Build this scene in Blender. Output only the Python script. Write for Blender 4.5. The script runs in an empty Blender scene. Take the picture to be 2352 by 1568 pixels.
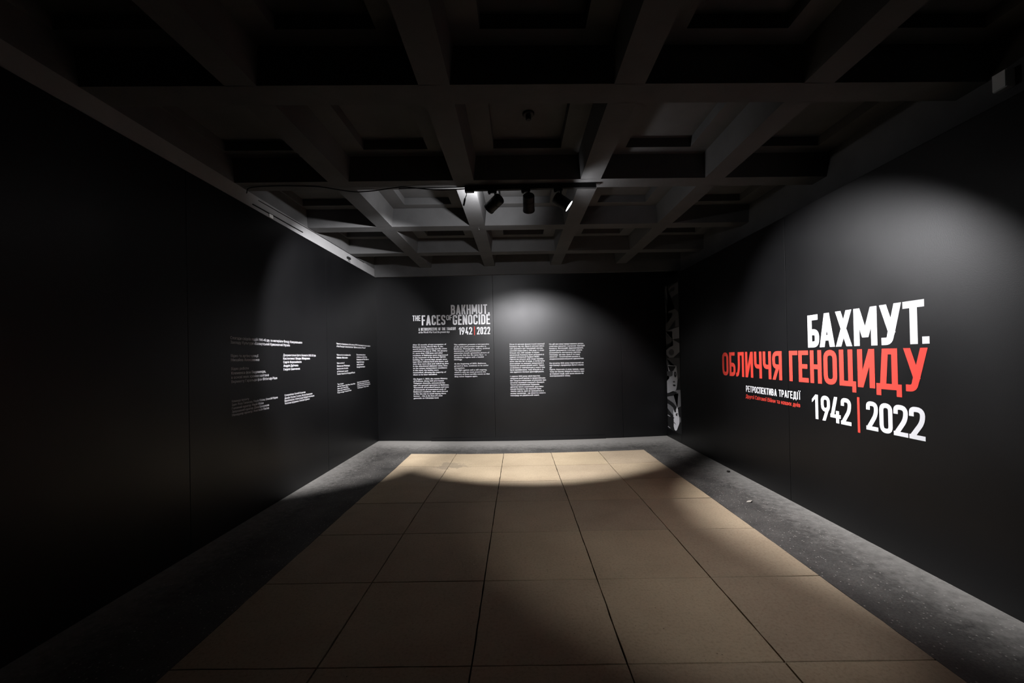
import bpy, bmesh, math, random
from mathutils import Vector, Matrix
from mathutils.geometry import tessellate_polygon

random.seed(7)
scene = bpy.context.scene
COL = scene.collection

# ------------------------------------------------------------------ camera
cam_d = bpy.data.cameras.new("camera")
cam_d.sensor_width = 36.0
cam_d.lens = 36.0 * 936.54 / 2352.0
cam_d.shift_x = (1176.0 - 1179.9) / 2352.0
cam_d.shift_y = (813.7 - 784.0) / 2352.0
cam_d.clip_start = 0.05
cam = bpy.data.objects.new("camera", cam_d)
COL.objects.link(cam)
CR = Vector((0.99974, 0.009717, -0.020634))
CU = Vector((0.020703, -0.007102, 0.99976))
CF = Vector((-0.009568, 0.999928, 0.007301))
m = Matrix.Identity(4)
for i in range(3):
    m[i][0] = CR[i]; m[i][1] = CU[i]; m[i][2] = -CF[i]
m[2][3] = 1.6
cam.matrix_world = m
scene.camera = cam

# ------------------------------------------------------------------ world, exposure
world = bpy.data.worlds.new("dark_hall")
world.use_nodes = True
world.node_tree.nodes["Background"].inputs[0].default_value = (0.5, 0.5, 0.45, 1)
world.node_tree.nodes["Background"].inputs[1].default_value = 0.0004
scene.world = world
vs = scene.view_settings
vs.view_transform = 'Standard'
vs.look = 'None'
vs.gamma = 1.0
vs.use_curve_mapping = False
vs.exposure = 0.0

# lamp settings (used by the lamp builder further down)
LAMP_COLOR = (0.98, 0.97, 1.0)
BEAM_W = 850.0          # main beam of a track spotlight
SPILL_W = 2.2           # wide glow of its lens

# room dimensions
WL, WR, YB, YF = -2.786, 2.904, 8.06, -3.0
ZL, ZR_, ZB = 3.245, 3.055, 3.235
ZC = 3.40               # underside of the ceiling ribs
SK = 0.032              # the rib grid stands slightly askew to the partitions


# ------------------------------------------------------------------ helpers
def link(o, parent=None):
    COL.objects.link(o)
    if parent is not None:
        o.parent = parent
    return o


def obj(name, bm, mat, parent=None, smooth=False):
    me = bpy.data.meshes.new(name)
    bmesh.ops.recalc_face_normals(bm, faces=bm.faces)
    bm.to_mesh(me)
    bm.free()
    if smooth:
        for p in me.polygons:
            p.use_smooth = True
    if isinstance(mat, (list, tuple)):
        for q in mat:
            me.materials.append(q)
    else:
        me.materials.append(mat)
    return link(bpy.data.objects.new(name, me), parent)


def empty(name, loc=(0, 0, 0), parent=None):
    o = bpy.data.objects.new(name, None)
    o.location = loc
    o.empty_display_size = 0.1
    return link(o, parent)


def tag(o, label=None, cat=None, group=None, kind=None):
    if label: o["label"] = label
    if cat: o["category"] = cat
    if group: o["group"] = group
    if kind: o["kind"] = kind
    return o


def box(bm, x0, x1, y0, y1, z0, z1, bevel=0.0):
    vs_ = [bm.verts.new((x, y, z)) for z in (z0, z1) for y in (y0, y1) for x in (x0, x1)]
    fs = [(0, 2, 3, 1), (4, 5, 7, 6), (0, 1, 5, 4), (2, 6, 7, 3), (0, 4, 6, 2), (1, 3, 7, 5)]
    faces = [bm.faces.new([vs_[i] for i in f]) for f in fs]
    if bevel:
        es = list({e for f in faces for e in f.edges})
        bmesh.ops.bevel(bm, geom=es, offset=bevel, segments=2, profile=0.7, affect='EDGES')
    return bm


def boxm(*a, bevel=0.0):
    return box(bmesh.new(), *a, bevel=bevel)


def tube(bm, pts, r, n=8, cap=True):
    pts = [Vector(p) for p in pts]
    rings = []
    up0 = None
    for i, p in enumerate(pts):
        t = (pts[min(i + 1, len(pts) - 1)] - pts[max(i - 1, 0)]).normalized()
        if up0 is None:
            up0 = Vector((0, 0, 1)) if abs(t.z) < 0.9 else Vector((1, 0, 0))
        s = t.cross(up0).normalized()
        w = s.cross(t).normalized()
        up0 = w
        rings.append([bm.verts.new(p + r * (math.cos(2 * math.pi * k / n) * s + math.sin(2 * math.pi * k / n) * w)) for k in range(n)])
    for a, b in zip(rings, rings[1:]):
        for k in range(n):
            bm.faces.new((a[k], a[(k + 1) % n], b[(k + 1) % n], b[k]))
    if cap:
        bm.faces.new(rings[0][::-1]); bm.faces.new(rings[-1])
    return bm


def lathe(prof, n=32, cap0=True, cap1=True):
    """profile of (radius, height) turned about local z"""
    bm = bmesh.new()
    rings = [[bm.verts.new((r * math.cos(2 * math.pi * k / n), r * math.sin(2 * math.pi * k / n), z)) for k in range(n)] for r, z in prof]
    for a, b in zip(rings, rings[1:]):
        for k in range(n):
            bm.faces.new((a[k], a[(k + 1) % n], b[(k + 1) % n], b[k]))
    if cap0: bm.faces.new(rings[0][::-1])
    if cap1: bm.faces.new(rings[-1])
    return bm


def spline(pts, n=8):
    out = []
    P = [Vector(p) for p in pts]
    P = [P[0] * 2 - P[1]] + P + [P[-1] * 2 - P[-2]]
    for i in range(1, len(P) - 2):
        for k in range(n):
            t = k / n
            a, b, c, d = P[i - 1], P[i], P[i + 1], P[i + 2]
            out.append(0.5 * ((2 * b) + (c - a) * t + (2 * a - 5 * b + 4 * c - d) * t * t + (3 * b - a - 3 * c + d) * t ** 3))
    out.append(P[-2])
    return out


# ------------------------------------------------------------------ materials
def new_mat(name):
    mt = bpy.data.materials.new(name)
    mt.use_nodes = True
    nt = mt.node_tree
    b = nt.nodes["Principled BSDF"]
    return mt, nt, b


def N(nt, t, **kw):
    n = nt.nodes.new(t)
    for k, v in kw.items():
        if k in n.inputs.keys():
            n.inputs[k].default_value = v
        else:
            setattr(n, k, v)
    return n


def ramp(nt, fac, stops):
    r = nt.nodes.new("ShaderNodeValToRGB")
    els = r.color_ramp.elements
    while len(els) < len(stops):
        els.new(0.5)
    for e, (p, c) in zip(els, stops):
        e.position = p
        e.color = c if len(c) == 4 else (*c, 1)
    nt.links.new(fac, r.inputs[0])
    return r


def flat(name, col, rough=0.6, spec=0.3, metal=0.0):
    mt, nt, b = new_mat(name)
    b.inputs["Base Color"].default_value = (*col, 1)
    b.inputs["Roughness"].default_value = rough
    b.inputs["Specular IOR Level"].default_value = spec
    b.inputs["Metallic"].default_value = metal
    return mt


def wall_black():
    mt, nt, b = new_mat("black_painted_board")
    tc = N(nt, "ShaderNodeTexCoord")
    n1 = N(nt, "ShaderNodeTexNoise", Scale=1.3, Detail=4.0)
    n2 = N(nt, "ShaderNodeTexNoise", Scale=160.0, Detail=2.0)
    nt.links.new(tc.outputs["Object"], n1.inputs["Vector"])
    nt.links.new(tc.outputs["Object"], n2.inputs["Vector"])
    c = ramp(nt, n1.outputs["Fac"], [(0.3, (0.0010, 0.0010, 0.0013)), (0.7, (0.0016, 0.0016, 0.0019))])
    nt.links.new(c.outputs[0], b.inputs["Base Color"])
    r = ramp(nt, n1.outputs["Fac"], [(0.3, (0.38,) * 3), (0.7, (0.42,) * 3)])
    nt.links.new(r.outputs[0], b.inputs["Roughness"])
    b.inputs["Specular IOR Level"].default_value = 0.40
    bp = N(nt, "ShaderNodeBump", Strength=0.03, Distance=0.01)
    nt.links.new(n2.outputs["Fac"], bp.inputs["Height"])
    nt.links.new(bp.outputs[0], b.inputs["Normal"])
    return mt


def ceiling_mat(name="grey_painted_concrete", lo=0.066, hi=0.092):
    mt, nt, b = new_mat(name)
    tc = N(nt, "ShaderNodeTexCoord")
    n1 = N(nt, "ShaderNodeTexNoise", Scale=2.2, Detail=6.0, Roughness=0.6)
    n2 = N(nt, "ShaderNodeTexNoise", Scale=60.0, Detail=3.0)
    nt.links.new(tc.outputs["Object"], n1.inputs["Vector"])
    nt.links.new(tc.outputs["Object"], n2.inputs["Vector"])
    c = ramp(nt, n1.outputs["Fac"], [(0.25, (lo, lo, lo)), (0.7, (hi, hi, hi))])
    nt.links.new(c.outputs[0], b.inputs["Base Color"])
    b.inputs["Roughness"].default_value = 0.8
    b.inputs["Specular IOR Level"].default_value = 0.2
    bp = N(nt, "ShaderNodeBump", Strength=0.15, Distance=0.01)
    nt.links.new(n2.outputs["Fac"], bp.inputs["Height"])
    nt.links.new(bp.outputs[0], b.inputs["Normal"])
    return mt


def tile_mat():
    mt, nt, b = new_mat("beige_stone_slab")
    tc = N(nt, "ShaderNodeTexCoord")
    geo = N(nt, "ShaderNodeNewGeometry")
    oi = N(nt, "ShaderNodeObjectInfo")
    n1 = N(nt, "ShaderNodeTexNoise", Scale=1.6, Detail=5.0, Roughness=0.6)
    n2 = N(nt, "ShaderNodeTexNoise", Scale=55.0, Detail=3.0, Roughness=0.7)
    n3 = N(nt, "ShaderNodeTexNoise", Scale=11.0, Detail=2.0)
    v = N(nt, "ShaderNodeTexVoronoi", Scale=24.0, Randomness=1.0)
    for q in (n1, n2, n3, v):
        nt.links.new(geo.outputs["Position"], q.inputs["Vector"])
    base = ramp(nt, n1.outputs["Fac"], [(0.25, (0.42, 0.33, 0.225)), (0.75, (0.55, 0.445, 0.31))])
    fine = ramp(nt, n2.outputs["Fac"], [(0.3, (0.82, 0.80, 0.78)), (0.5, (1, 1, 1)), (0.75, (1.08, 1.08, 1.07))])
    mx = N(nt, "ShaderNodeMix", data_type='RGBA', blend_type='MULTIPLY')
    mx.inputs[0].default_value = 1.0
    nt.links.new(base.outputs[0], mx.inputs[6]); nt.links.new(fine.outputs[0], mx.inputs[7])
    # scattered dark pits
    pit = ramp(nt, v.outputs["Distance"], [(0.055, (1, 1, 1)), (0.10, (0, 0, 0))])
    gate = ramp(nt, n3.outputs["Fac"], [(0.53, (0, 0, 0)), (0.60, (1, 1, 1))])
    mu = N(nt, "ShaderNodeMath", operation='MULTIPLY')
    nt.links.new(pit.outputs[0], mu.inputs[0]); nt.links.new(gate.outputs[0], mu.inputs[1])
    m2 = N(nt, "ShaderNodeMix", data_type='RGBA')
    nt.links.new(mu.outputs[0], m2.inputs[0]); nt.links.new(mx.outputs[2], m2.inputs[6])
    m2.inputs[7].default_value = (0.10, 0.075, 0.05, 1)
    # worn grey blotch on two of the far slabs
    sub = N(nt, "ShaderNodeVectorMath", operation='SUBTRACT'); sub.inputs[1].default_value = (-1.02, 6.22, 0)
    nt.links.new(geo.outputs["Position"], sub.inputs[0])
    sc = N(nt, "ShaderNodeVectorMath", operation='MULTIPLY'); sc.inputs[1].default_value = (2.2, 3.2, 0)
    nt.links.new(sub.outputs[0], sc.inputs[0])
    ln = N(nt, "ShaderNodeVectorMath", operation='LENGTH'); nt.links.new(sc.outputs[0], ln.inputs[0])
    n4 = N(nt, "ShaderNodeTexNoise", Scale=9.0, Detail=4.0, Roughness=0.65)
    nt.links.new(geo.outputs["Position"], n4.inputs["Vector"])
    ad = N(nt, "ShaderNodeMath", operation='MULTIPLY_ADD'); ad.inputs[1].default_value = -0.55
    nt.links.new(ln.outputs["Value"], ad.inputs[0]); nt.links.new(n4.outputs["Fac"], ad.inputs[2])
    bl = ramp(nt, ad.outputs[0], [(0.18, (0, 0, 0)), (0.26, (0.45, 0.45, 0.45))])
    m3 = N(nt, "ShaderNodeMix", data_type='RGBA')
    nt.links.new(bl.outputs[0], m3.inputs[0]); nt.links.new(m2.outputs[2], m3.inputs[6])
    m3.inputs[7].default_value = (0.19, 0.16, 0.125, 1)
    # slab to slab tint
    tint = ramp(nt, oi.outputs["Random"], [(0.0, (0.90, 0.89, 0.90)), (1.0, (1.06, 1.05, 1.0))])
    m4 = N(nt, "ShaderNodeMix", data_type='RGBA', blend_type='MULTIPLY'); m4.inputs[0].default_value = 1.0
    nt.links.new(m3.outputs[2], m4.inputs[6]); nt.links.new(tint.outputs[0], m4.inputs[7])
    nt.links.new(m4.outputs[2], b.inputs["Base Color"])
    b.inputs["Roughness"].default_value = 0.62
    b.inputs["Specular IOR Level"].default_value = 0.3
    bp = N(nt, "ShaderNodeBump", Strength=0.25, Distance=0.004)
    nt.links.new(n2.outputs["Fac"], bp.inputs["Height"])
    nt.links.new(bp.outputs[0], b.inputs["Normal"])
    return mt


def border_mat():
    mt, nt, b = new_mat("dark_speckled_terrazzo")
    geo = N(nt, "ShaderNodeNewGeometry")
    n1 = N(nt, "ShaderNodeTexNoise", Scale=2.4, Detail=6.0, Roughness=0.65)
    n2 = N(nt, "ShaderNodeTexNoise", Scale=70.0, Detail=3.0, Roughness=0.7)
    n3 = N(nt, "ShaderNodeTexNoise", Scale=14.0, Detail=4.0, Roughness=0.7)
    v = N(nt, "ShaderNodeTexVoronoi", Scale=42.0)
    for q in (n1, n2, n3, v):
        nt.links.new(geo.outputs["Position"], q.inputs["Vector"])
    base = ramp(nt, n1.outputs["Fac"], [(0.3, (0.045, 0.043, 0.040)), (0.7, (0.125, 0.118, 0.108))])
    fine = ramp(nt, n2.outputs["Fac"], [(0.3, (0.6, 0.6, 0.6)), (0.7, (1.3, 1.3, 1.3))])
    mx = N(nt, "ShaderNodeMix", data_type='RGBA', blend_type='MULTIPLY'); mx.inputs[0].default_value = 1.0
    nt.links.new(base.outputs[0], mx.inputs[6]); nt.links.new(fine.outputs[0], mx.inputs[7])
    chip = ramp(nt, v.outputs["Distance"], [(0.16, (1, 1, 1)), (0.24, (0, 0, 0))])
    sel = N(nt, "ShaderNodeSeparateColor"); nt.links.new(v.outputs["Color"], sel.inputs[0])
    gate = ramp(nt, sel.outputs[0], [(0.66, (0, 0, 0)), (0.70, (1, 1, 1))])
    mu = N(nt, "ShaderNodeMath", operation='MULTIPLY')
    nt.links.new(chip.outputs[0], mu.inputs[0]); nt.links.new(gate.outputs[0], mu.inputs[1])
    m2 = N(nt, "ShaderNodeMix", data_type='RGBA')
    nt.links.new(mu.outputs[0], m2.inputs[0]); nt.links.new(mx.outputs[2], m2.inputs[6])
    m2.inputs[7].default_value = (0.34, 0.32, 0.29, 1)
    # pale dust gathered along the partitions
    sp = N(nt, "ShaderNodeSeparateXYZ"); nt.links.new(geo.outputs["Position"], sp.inputs[0])
    ax = N(nt, "ShaderNodeMath", operation='SUBTRACT'); ax.inputs[1].default_value = 0.06
    nt.links.new(sp.outputs[0], ax.inputs[0])
    ab = N(nt, "ShaderNodeMath", operation='ABSOLUTE'); nt.links.new(ax.outputs[0], ab.inputs[0])
    ay = N(nt, "ShaderNodeMath", operation='SUBTRACT'); ay.inputs[1].default_value = 4.80
    nt.links.new(sp.outputs[1], ay.inputs[0])
    mm = N(nt, "ShaderNodeMath", operation='MAXIMUM')
    nt.links.new(ab.outputs[0], mm.inputs[0]); nt.links.new(ay.outputs[0], mm.inputs[1])
    na = N(nt, "ShaderNodeMath", operation='MULTIPLY_ADD'); na.inputs[1].default_value = 0.75
    nt.links.new(n3.outputs["Fac"], na.inputs[0]); nt.links.new(mm.outputs[0], na.inputs[2])
    du = ramp(nt, N(nt, "ShaderNodeMapRange", **{"From Min": 2.78, "From Max": 3.3}).outputs[0], [(0.0, (0, 0, 0)), (1.0, (0.85, 0.85, 0.85))])
    mr = [q for q in nt.nodes if q.bl_idname == "ShaderNodeMapRange"][0]
    nt.links.new(na.outputs[0], mr.inputs[0])
    m3 = N(nt, "ShaderNodeMix", data_type='RGBA')
    nt.links.new(du.outputs[0], m3.inputs[0]); nt.links.new(m2.outputs[2], m3.inputs[6])
    m3.inputs[7].default_value = (0.34, 0.325, 0.30, 1)
    nt.links.new(m3.outputs[2], b.inputs["Base Color"])
    b.inputs["Roughness"].default_value = 0.6
    b.inputs["Specular IOR Level"].default_value = 0.35
    bp = N(nt, "ShaderNodeBump", Strength=0.35, Distance=0.006)
    nt.links.new(n2.outputs["Fac"], bp.inputs["Height"])
    nt.links.new(bp.outputs[0], b.inputs["Normal"])
    return mt


M_WALL = wall_black()
M_CEIL = ceiling_mat()
M_BEAM_LIT = ceiling_mat("lamplit_concrete", 0.19, 0.24)  # same concrete as the ceiling, lightened to paint lamplight onto the edge beam
M_TILE = tile_mat()
M_BORDER = border_mat()
M_BLACK = flat("black_powder_coat", (0.006, 0.006, 0.006), 0.55, 0.3)
M_CABLE = flat("black_rubber", (0.008, 0.008, 0.008), 0.7, 0.2)
M_WHITE = flat("white_vinyl", (0.64, 0.64, 0.66), 0.6, 0.3)
M_RED = flat("red_vinyl", (0.62, 0.048, 0.032), 0.6, 0.3)
M_PLASTIC = flat("white_plastic", (0.7, 0.7, 0.68), 0.45, 0.4)
M_PAPER = flat("white_paper", (0.42, 0.39, 0.34), 0.8, 0.1)
M_STONE = flat("dark_grit", (0.03, 0.028, 0.025), 0.9, 0.1)
M_STEEL = flat("galvanised_wire", (0.3, 0.3, 0.3), 0.4, 0.5, 0.6)
M_LENS, _nt, _b = new_mat("lit_lens")
_b.inputs["Base Color"].default_value = (0.9, 0.9, 0.9, 1)
_b.inputs["Emission Color"].default_value = (1, 1, 1, 1)
_b.inputs["Emission Strength"].default_value = 6.0


# ------------------------------------------------------------------ floor
def ss(a, b, x):
    t = min(1.0, max(0.0, (x - a) / (b - a)))
    return t * t * (3 - 2 * t)


def fz(x, y):
    """the old floor dips a little in front of the end wall"""
    return -0.042 * max(0.0, 1 - ((x - 0.2) / 2.7) ** 2) * ss(4.2, 6.2, y)


S = 0.809
TX = [-1.891 + S * (1 - 0.956)] + [-1.891 + S * k for k in (1, 2, 3, 4)] + [-1.891 + S * 4.953]
TX = [-1.891 + S * 0.044, -1.891 + S, -1.891 + 2 * S, -1.891 + 3 * S, -1.891 + 4 * S, -1.891 + 4.953 * S]
TY = [6.983 - S * k for k in range(13)]
FL = tag(empty("floor"), kind="structure", label="beige stone slab floor with a dark speckled border along the partitions")


def grid_top(bm, xs, ys, dz):
    V = {}
    for i, x in enumerate(xs):
        for j, y in enumerate(ys):
            V[i, j] = bm.verts.new((x, y, fz(x, y) + dz))
    for i in range(len(xs) - 1):
        for j in range(len(ys) - 1):
            bm.faces.new((V[i, j], V[i + 1, j], V[i + 1, j + 1], V[i, j + 1]))


def lin(a, b, n):
    return [a + (b - a) * i / n for i in range(n + 1)]


bm = bmesh.new()   # dark border ring
xl, xr_, yt, yb_ = TX[0] - 0.004, TX[-1] + 0.004, TY[0] + 0.004, TY[-1]
ys_full = lin(YF, yb_, 1)[:-1] + lin(yb_, yt, 26)
grid_top(bm, lin(-3.3, xl, 4), ys_full, 0.0)
grid_top(bm, lin(xr_, 3.6, 4), ys_full, 0.0)
grid_top(bm, lin(-3.3, xl, 4), lin(yt, 8.5, 6), 0.0)
grid_top(bm, lin(xl, xr_, 12), lin(yt, 8.5, 6), 0.0)
grid_top(bm, lin(xr_, 3.6, 4), lin(yt, 8.5, 6), 0.0)
bmesh.ops.remove_doubles(bm, verts=bm.verts, dist=1e-4)
obj("border", bm, M_BORDER, FL)
bm = bmesh.new()   # mortar bed under the slabs
grid_top(bm, lin(xl - 0.02, xr_ + 0.02, 12), lin(yb_ - 0.02, yt + 0.02, 26), -0.012)
M_BED = flat("dark_mortar", (0.022, 0.017, 0.012), 0.9, 0.1)
obj("mortar_bed", bm, M_BED, FL)

for j in range(len(TY) - 1):
    for i in range(5):
        g = 0.0044
        x0, x1, y0, y1 = TX[i] + g, TX[i + 1] - g, TY[j + 1] + g, TY[j] - g
        if i == 0: x0 = TX[0]
        if i == 4: x1 = TX[5]
        if j == 0: y1 = TY[0]
        rnd = random.Random(i * 31 + j)
        nx = ny = 8
        bm = bmesh.new()
        V = {}
        lift = rnd.uniform(-0.0012, 0.0012)
        for a in range(nx + 1):
            for c in range(ny + 1):
                x = x0 + (x1 - x0) * a / nx
                y = y0 + (y1 - y0) * c / ny
                if 0 < c < ny and a in (0, nx): x += rnd.uniform(-0.0022, 0.0022)
                if 0 < a < nx and c in (0, ny): y += rnd.uniform(-0.0022, 0.0022)
                V[a, c] = bm.verts.new((x, y, fz(x, y) + 0.001 + lift))
        for a in range(nx):
            for c in range(ny):
                bm.faces.new((V[a, c], V[a + 1, c], V[a + 1, c + 1], V[a, c + 1]))
        rim = [V[a, 0] for a in range(nx)] + [V[nx, c] for c in range(ny)] + [V[a, ny] for a in range(nx, 0, -1)] + [V[0, c] for c in range(ny, 0, -1)]
        low = [bm.verts.new(v.co - Vector((0, 0, 0.016))) for v in rim]
        for k in range(len(rim)):
            bm.faces.new((rim[k], low[k], low[(k + 1) % len(rim)], rim[(k + 1) % len(rim)]))
        obj("tile", bm, M_TILE, FL)

# ------------------------------------------------------------------ partitions
W1 = tag(empty("wall_left", (WL, 0, 0)), kind="structure", label="black painted partition carrying the two columns of credits")
W2 = tag(empty("wall_right", (WR, 0, 0)), kind="structure", label="black painted partition carrying the big white and red title")
W3 = tag(empty("wall_back", (0, YB, 0)), kind="structure", label="black end partition carrying the introduction texts")
W4 = tag(empty("wall_front", (0, YF, 0)), kind="structure", label="black partition behind the viewpoint")
TH = 0.05
for a, b in ((YF, 0.9), (0.904, 3.42), (3.424, 5.936), (5.940, YB)):
    obj("panel", boxm(-TH, 0, a, b, -0.06, ZL, bevel=0.004), M_WALL, W1)
for a, b in ((YF, 1.896), (1.90, 4.416), (4.420, 7.330), (7.334, YB + 0.05)):
    obj("panel", boxm(0, TH, a, b, -0.06, ZR_, bevel=0.004), M_WALL, W2)
for a, b in ((WL - 0.05, -0.471), (-0.467, 2.047), (2.051, 3.0)):
    obj("panel", boxm(a, b, 0, TH, -0.08, ZB, bevel=0.0015), M_WALL, W3)
obj("panel", boxm(-3.3, 3.6, -TH, 0, -0.06, 3.9), M_WALL, W4)
# low kick strip standing at the foot of the end wall
bm = bmesh.new()
xs = lin(-1.735, 1.70, 10)
for k, x in enumerate(xs[:-1]):
    x2 = xs[k + 1]
    pts = [(x, fz(x, YB)), (x2, fz(x2, YB))]
    f = []
    for yy in (YB - 0.022, YB):
        for (px, pz) in pts:
            f.append(bm.verts.new((px, yy, pz - 0.01)))
            f.append(bm.verts.new((px, yy, 0.038)))
    a, b, c, d, e, g, h, i2 = f
    for q in ((a, c, d, b), (b, d, i2, g), (e, g, i2, h), (a, b, g, e), (c, h, i2, d)):
        bm.faces.new(q)
bmesh.ops.remove_doubles(bm, verts=bm.verts, dist=1e-4)
tag(obj("baseboard_back", bm, M_WALL), kind="structure", label="low black kick strip at the foot of the end partition")

# concrete beams showing above the partitions
E1 = tag(obj("trim_1", boxm(-3.3, WL - 0.005, YF, YB + 0.5, ZL, ZC), M_BEAM_LIT), kind="structure", label="concrete edge beam, toned pale as if lamplit, above the credits partition")
obj("upper_face", boxm(-3.3, WL - 0.006, YF, YB + 0.5, ZC + 0.0005, ZC + 0.35), M_CEIL, E1)
tag(obj("trim_2", boxm(3.225, 3.6, YF, YB + 0.5, 2.9, ZC + 0.35), M_CEIL), kind="structure", label="pale concrete edge beam beyond the title partition")
tag(obj("trim_3", boxm(WL - 0.005, 3.225, YB - 0.06, YB + 0.5, ZB, ZC + 0.35), M_CEIL), kind="structure", label="pale concrete end beam above the introduction texts")

# ------------------------------------------------------------------ coffered ceiling
CE = tag(empty("ceiling", (0, 0, 0)), kind="structure", label="coffered grey concrete ceiling with crossing ribs")
LX = [-3.085, -1.765, -0.512, 0.782, 2.062, 3.335]
TYC = [-2.90, -1.48, -0.06, 1.36, 2.78, 4.225, 5.645, 7.02, 8.42]
HW = 0.103
DEP, TAP = 0.235, 0.03


def sk(x, y):
    return y + SK * x


def prism(bm, prof, p0, p1, axis):
    """extrude a profile of (offset, z) between two points along a rib"""
    r = []
    for p in (p0, p1):
        r.append([bm.verts.new((p[0] + (o if axis == 'y' else 0), p[1] + (o if axis == 'x' else 0), z)) for o, z in prof])
    n = len(prof)
    for k in range(n):
        bm.faces.new((r[0][k], r[0][(k + 1) % n], r[1][(k + 1) % n], r[1][k]))
    bm.faces.new(r[0][::-1]); bm.faces.new(r[1])


PROF = [(-HW, ZC), (HW, ZC), (HW + TAP, ZC + DEP), (-HW - TAP, ZC + DEP)]
for y in TYC[:-1]:
    bm = bmesh.new()
    prism(bm, PROF, (-3.3, sk(-3.3, y)), (3.5, sk(3.5, y)), 'x')
    obj("rib", bm, M_CEIL, CE)
for x in LX[1:-1]:
    for k in range(len(TYC) - 1):
        bm = bmesh.new()
        prism(bm, PROF, (x, sk(x, TYC[k]) + HW - 0.004), (x, sk(x, TYC[k + 1]) - HW + 0.004), 'y')
        obj("cross_rib", bm, M_CEIL, CE)
edges = [(-3.3, LX[0])] + list(zip(LX[:-1], LX[1:]))
for a, b in zip(LX[:-1], LX[1:]):
    for k in range(len(TYC) - 1):
        x0, x1 = a + HW, b - HW
        y0, y1 = TYC[k] + HW, TYC[k + 1] - HW
        bm = bmesh.new()
        rings = []
        for ix, iy, z in ((TAP - 0.02, TAP - 0.02, ZC + DEP), (0.215, 0.165, ZC + DEP), (0.218, 0.168, ZC + DEP + 0.088)):
            rings.append([bm.verts.new((x, sk(x, y), z)) for x, y in ((x0 + ix, y0 + iy), (x1 - ix, y0 + iy), (x1 - ix, y1 - iy), (x0 + ix, y1 - iy))])
        for p, q in zip(rings, rings[1:]):
            for c in range(4):
                bm.faces.new((p[c], p[(c + 1) % 4], q[(c + 1) % 4], q[c]))
        bm.faces.new(rings[-1])
        o = obj("coffer", bm, M_CEIL, CE)
# deck closing the ceiling above the coffers
obj("deck", boxm(-3.6, 3.9, YF - 0.3, YB + 0.6, ZC + DEP + 0.10, ZC + DEP + 0.2), M_CEIL, CE)

# ------------------------------------------------------------------ lettering: a condensed stroke alphabet
def rrect(pts, r, closed=False, n=5):
    """round the corners of a polyline"""
    P = [Vector(p) for p in pts]
    out = []
    L = len(P)
    for i in range(L):
        if not closed and i in (0, L - 1):
            out.append(P[i]); continue
        a, b, c = P[i - 1], P[i], P[(i + 1) % L]
        d1, d2 = (a - b), (c - b)
        l = min(r, d1.length * 0.499, d2.length * 0.499)
        s, e = b + d1.normalized() * l, b + d2.normalized() * l
        for k in range(n + 1):
            t = k / n
            out.append(s * (1 - t) ** 2 + b * 2 * t * (1 - t) * 0.995 + e * t * t)
    return out


def stroke(pts, t, closed=False):
    P = [Vector((p[0], p[1])) for p in pts]
    Q = [P[0]]
    for p in P[1:]:
        if (p - Q[-1]).length > 1e-6: Q.append(p)
    if closed and (Q[0] - Q[-1]).length < 1e-6: Q.pop()
    P = Q
    L = len(P)
    A, B = [], []
    for i in range(L):
        pa = P[i - 1] if (closed or i > 0) else P[i]
        pb = P[(i + 1) % L] if (closed or i < L - 1) else P[i]
        d1 = (P[i] - pa).normalized() if (P[i] - pa).length > 1e-9 else (pb - P[i]).normalized()
        d2 = (pb - P[i]).normalized() if (pb - P[i]).length > 1e-9 else d1
        nn = (Vector((-d1.y, d1.x)) + Vector((-d2.y, d2.x)))
        nn.normalize()
        k = 1.0 / max(0.5, nn.dot(Vector((-d1.y, d1.x))))
        A.append(P[i] + nn * t / 2 * k); B.append(P[i] - nn * t / 2 * k)
    qs = []
    for i in range(L if closed else L - 1):
        j = (i + 1) % L
        qs.append([A[i], A[j], B[j], B[i]])
    return qs


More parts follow.
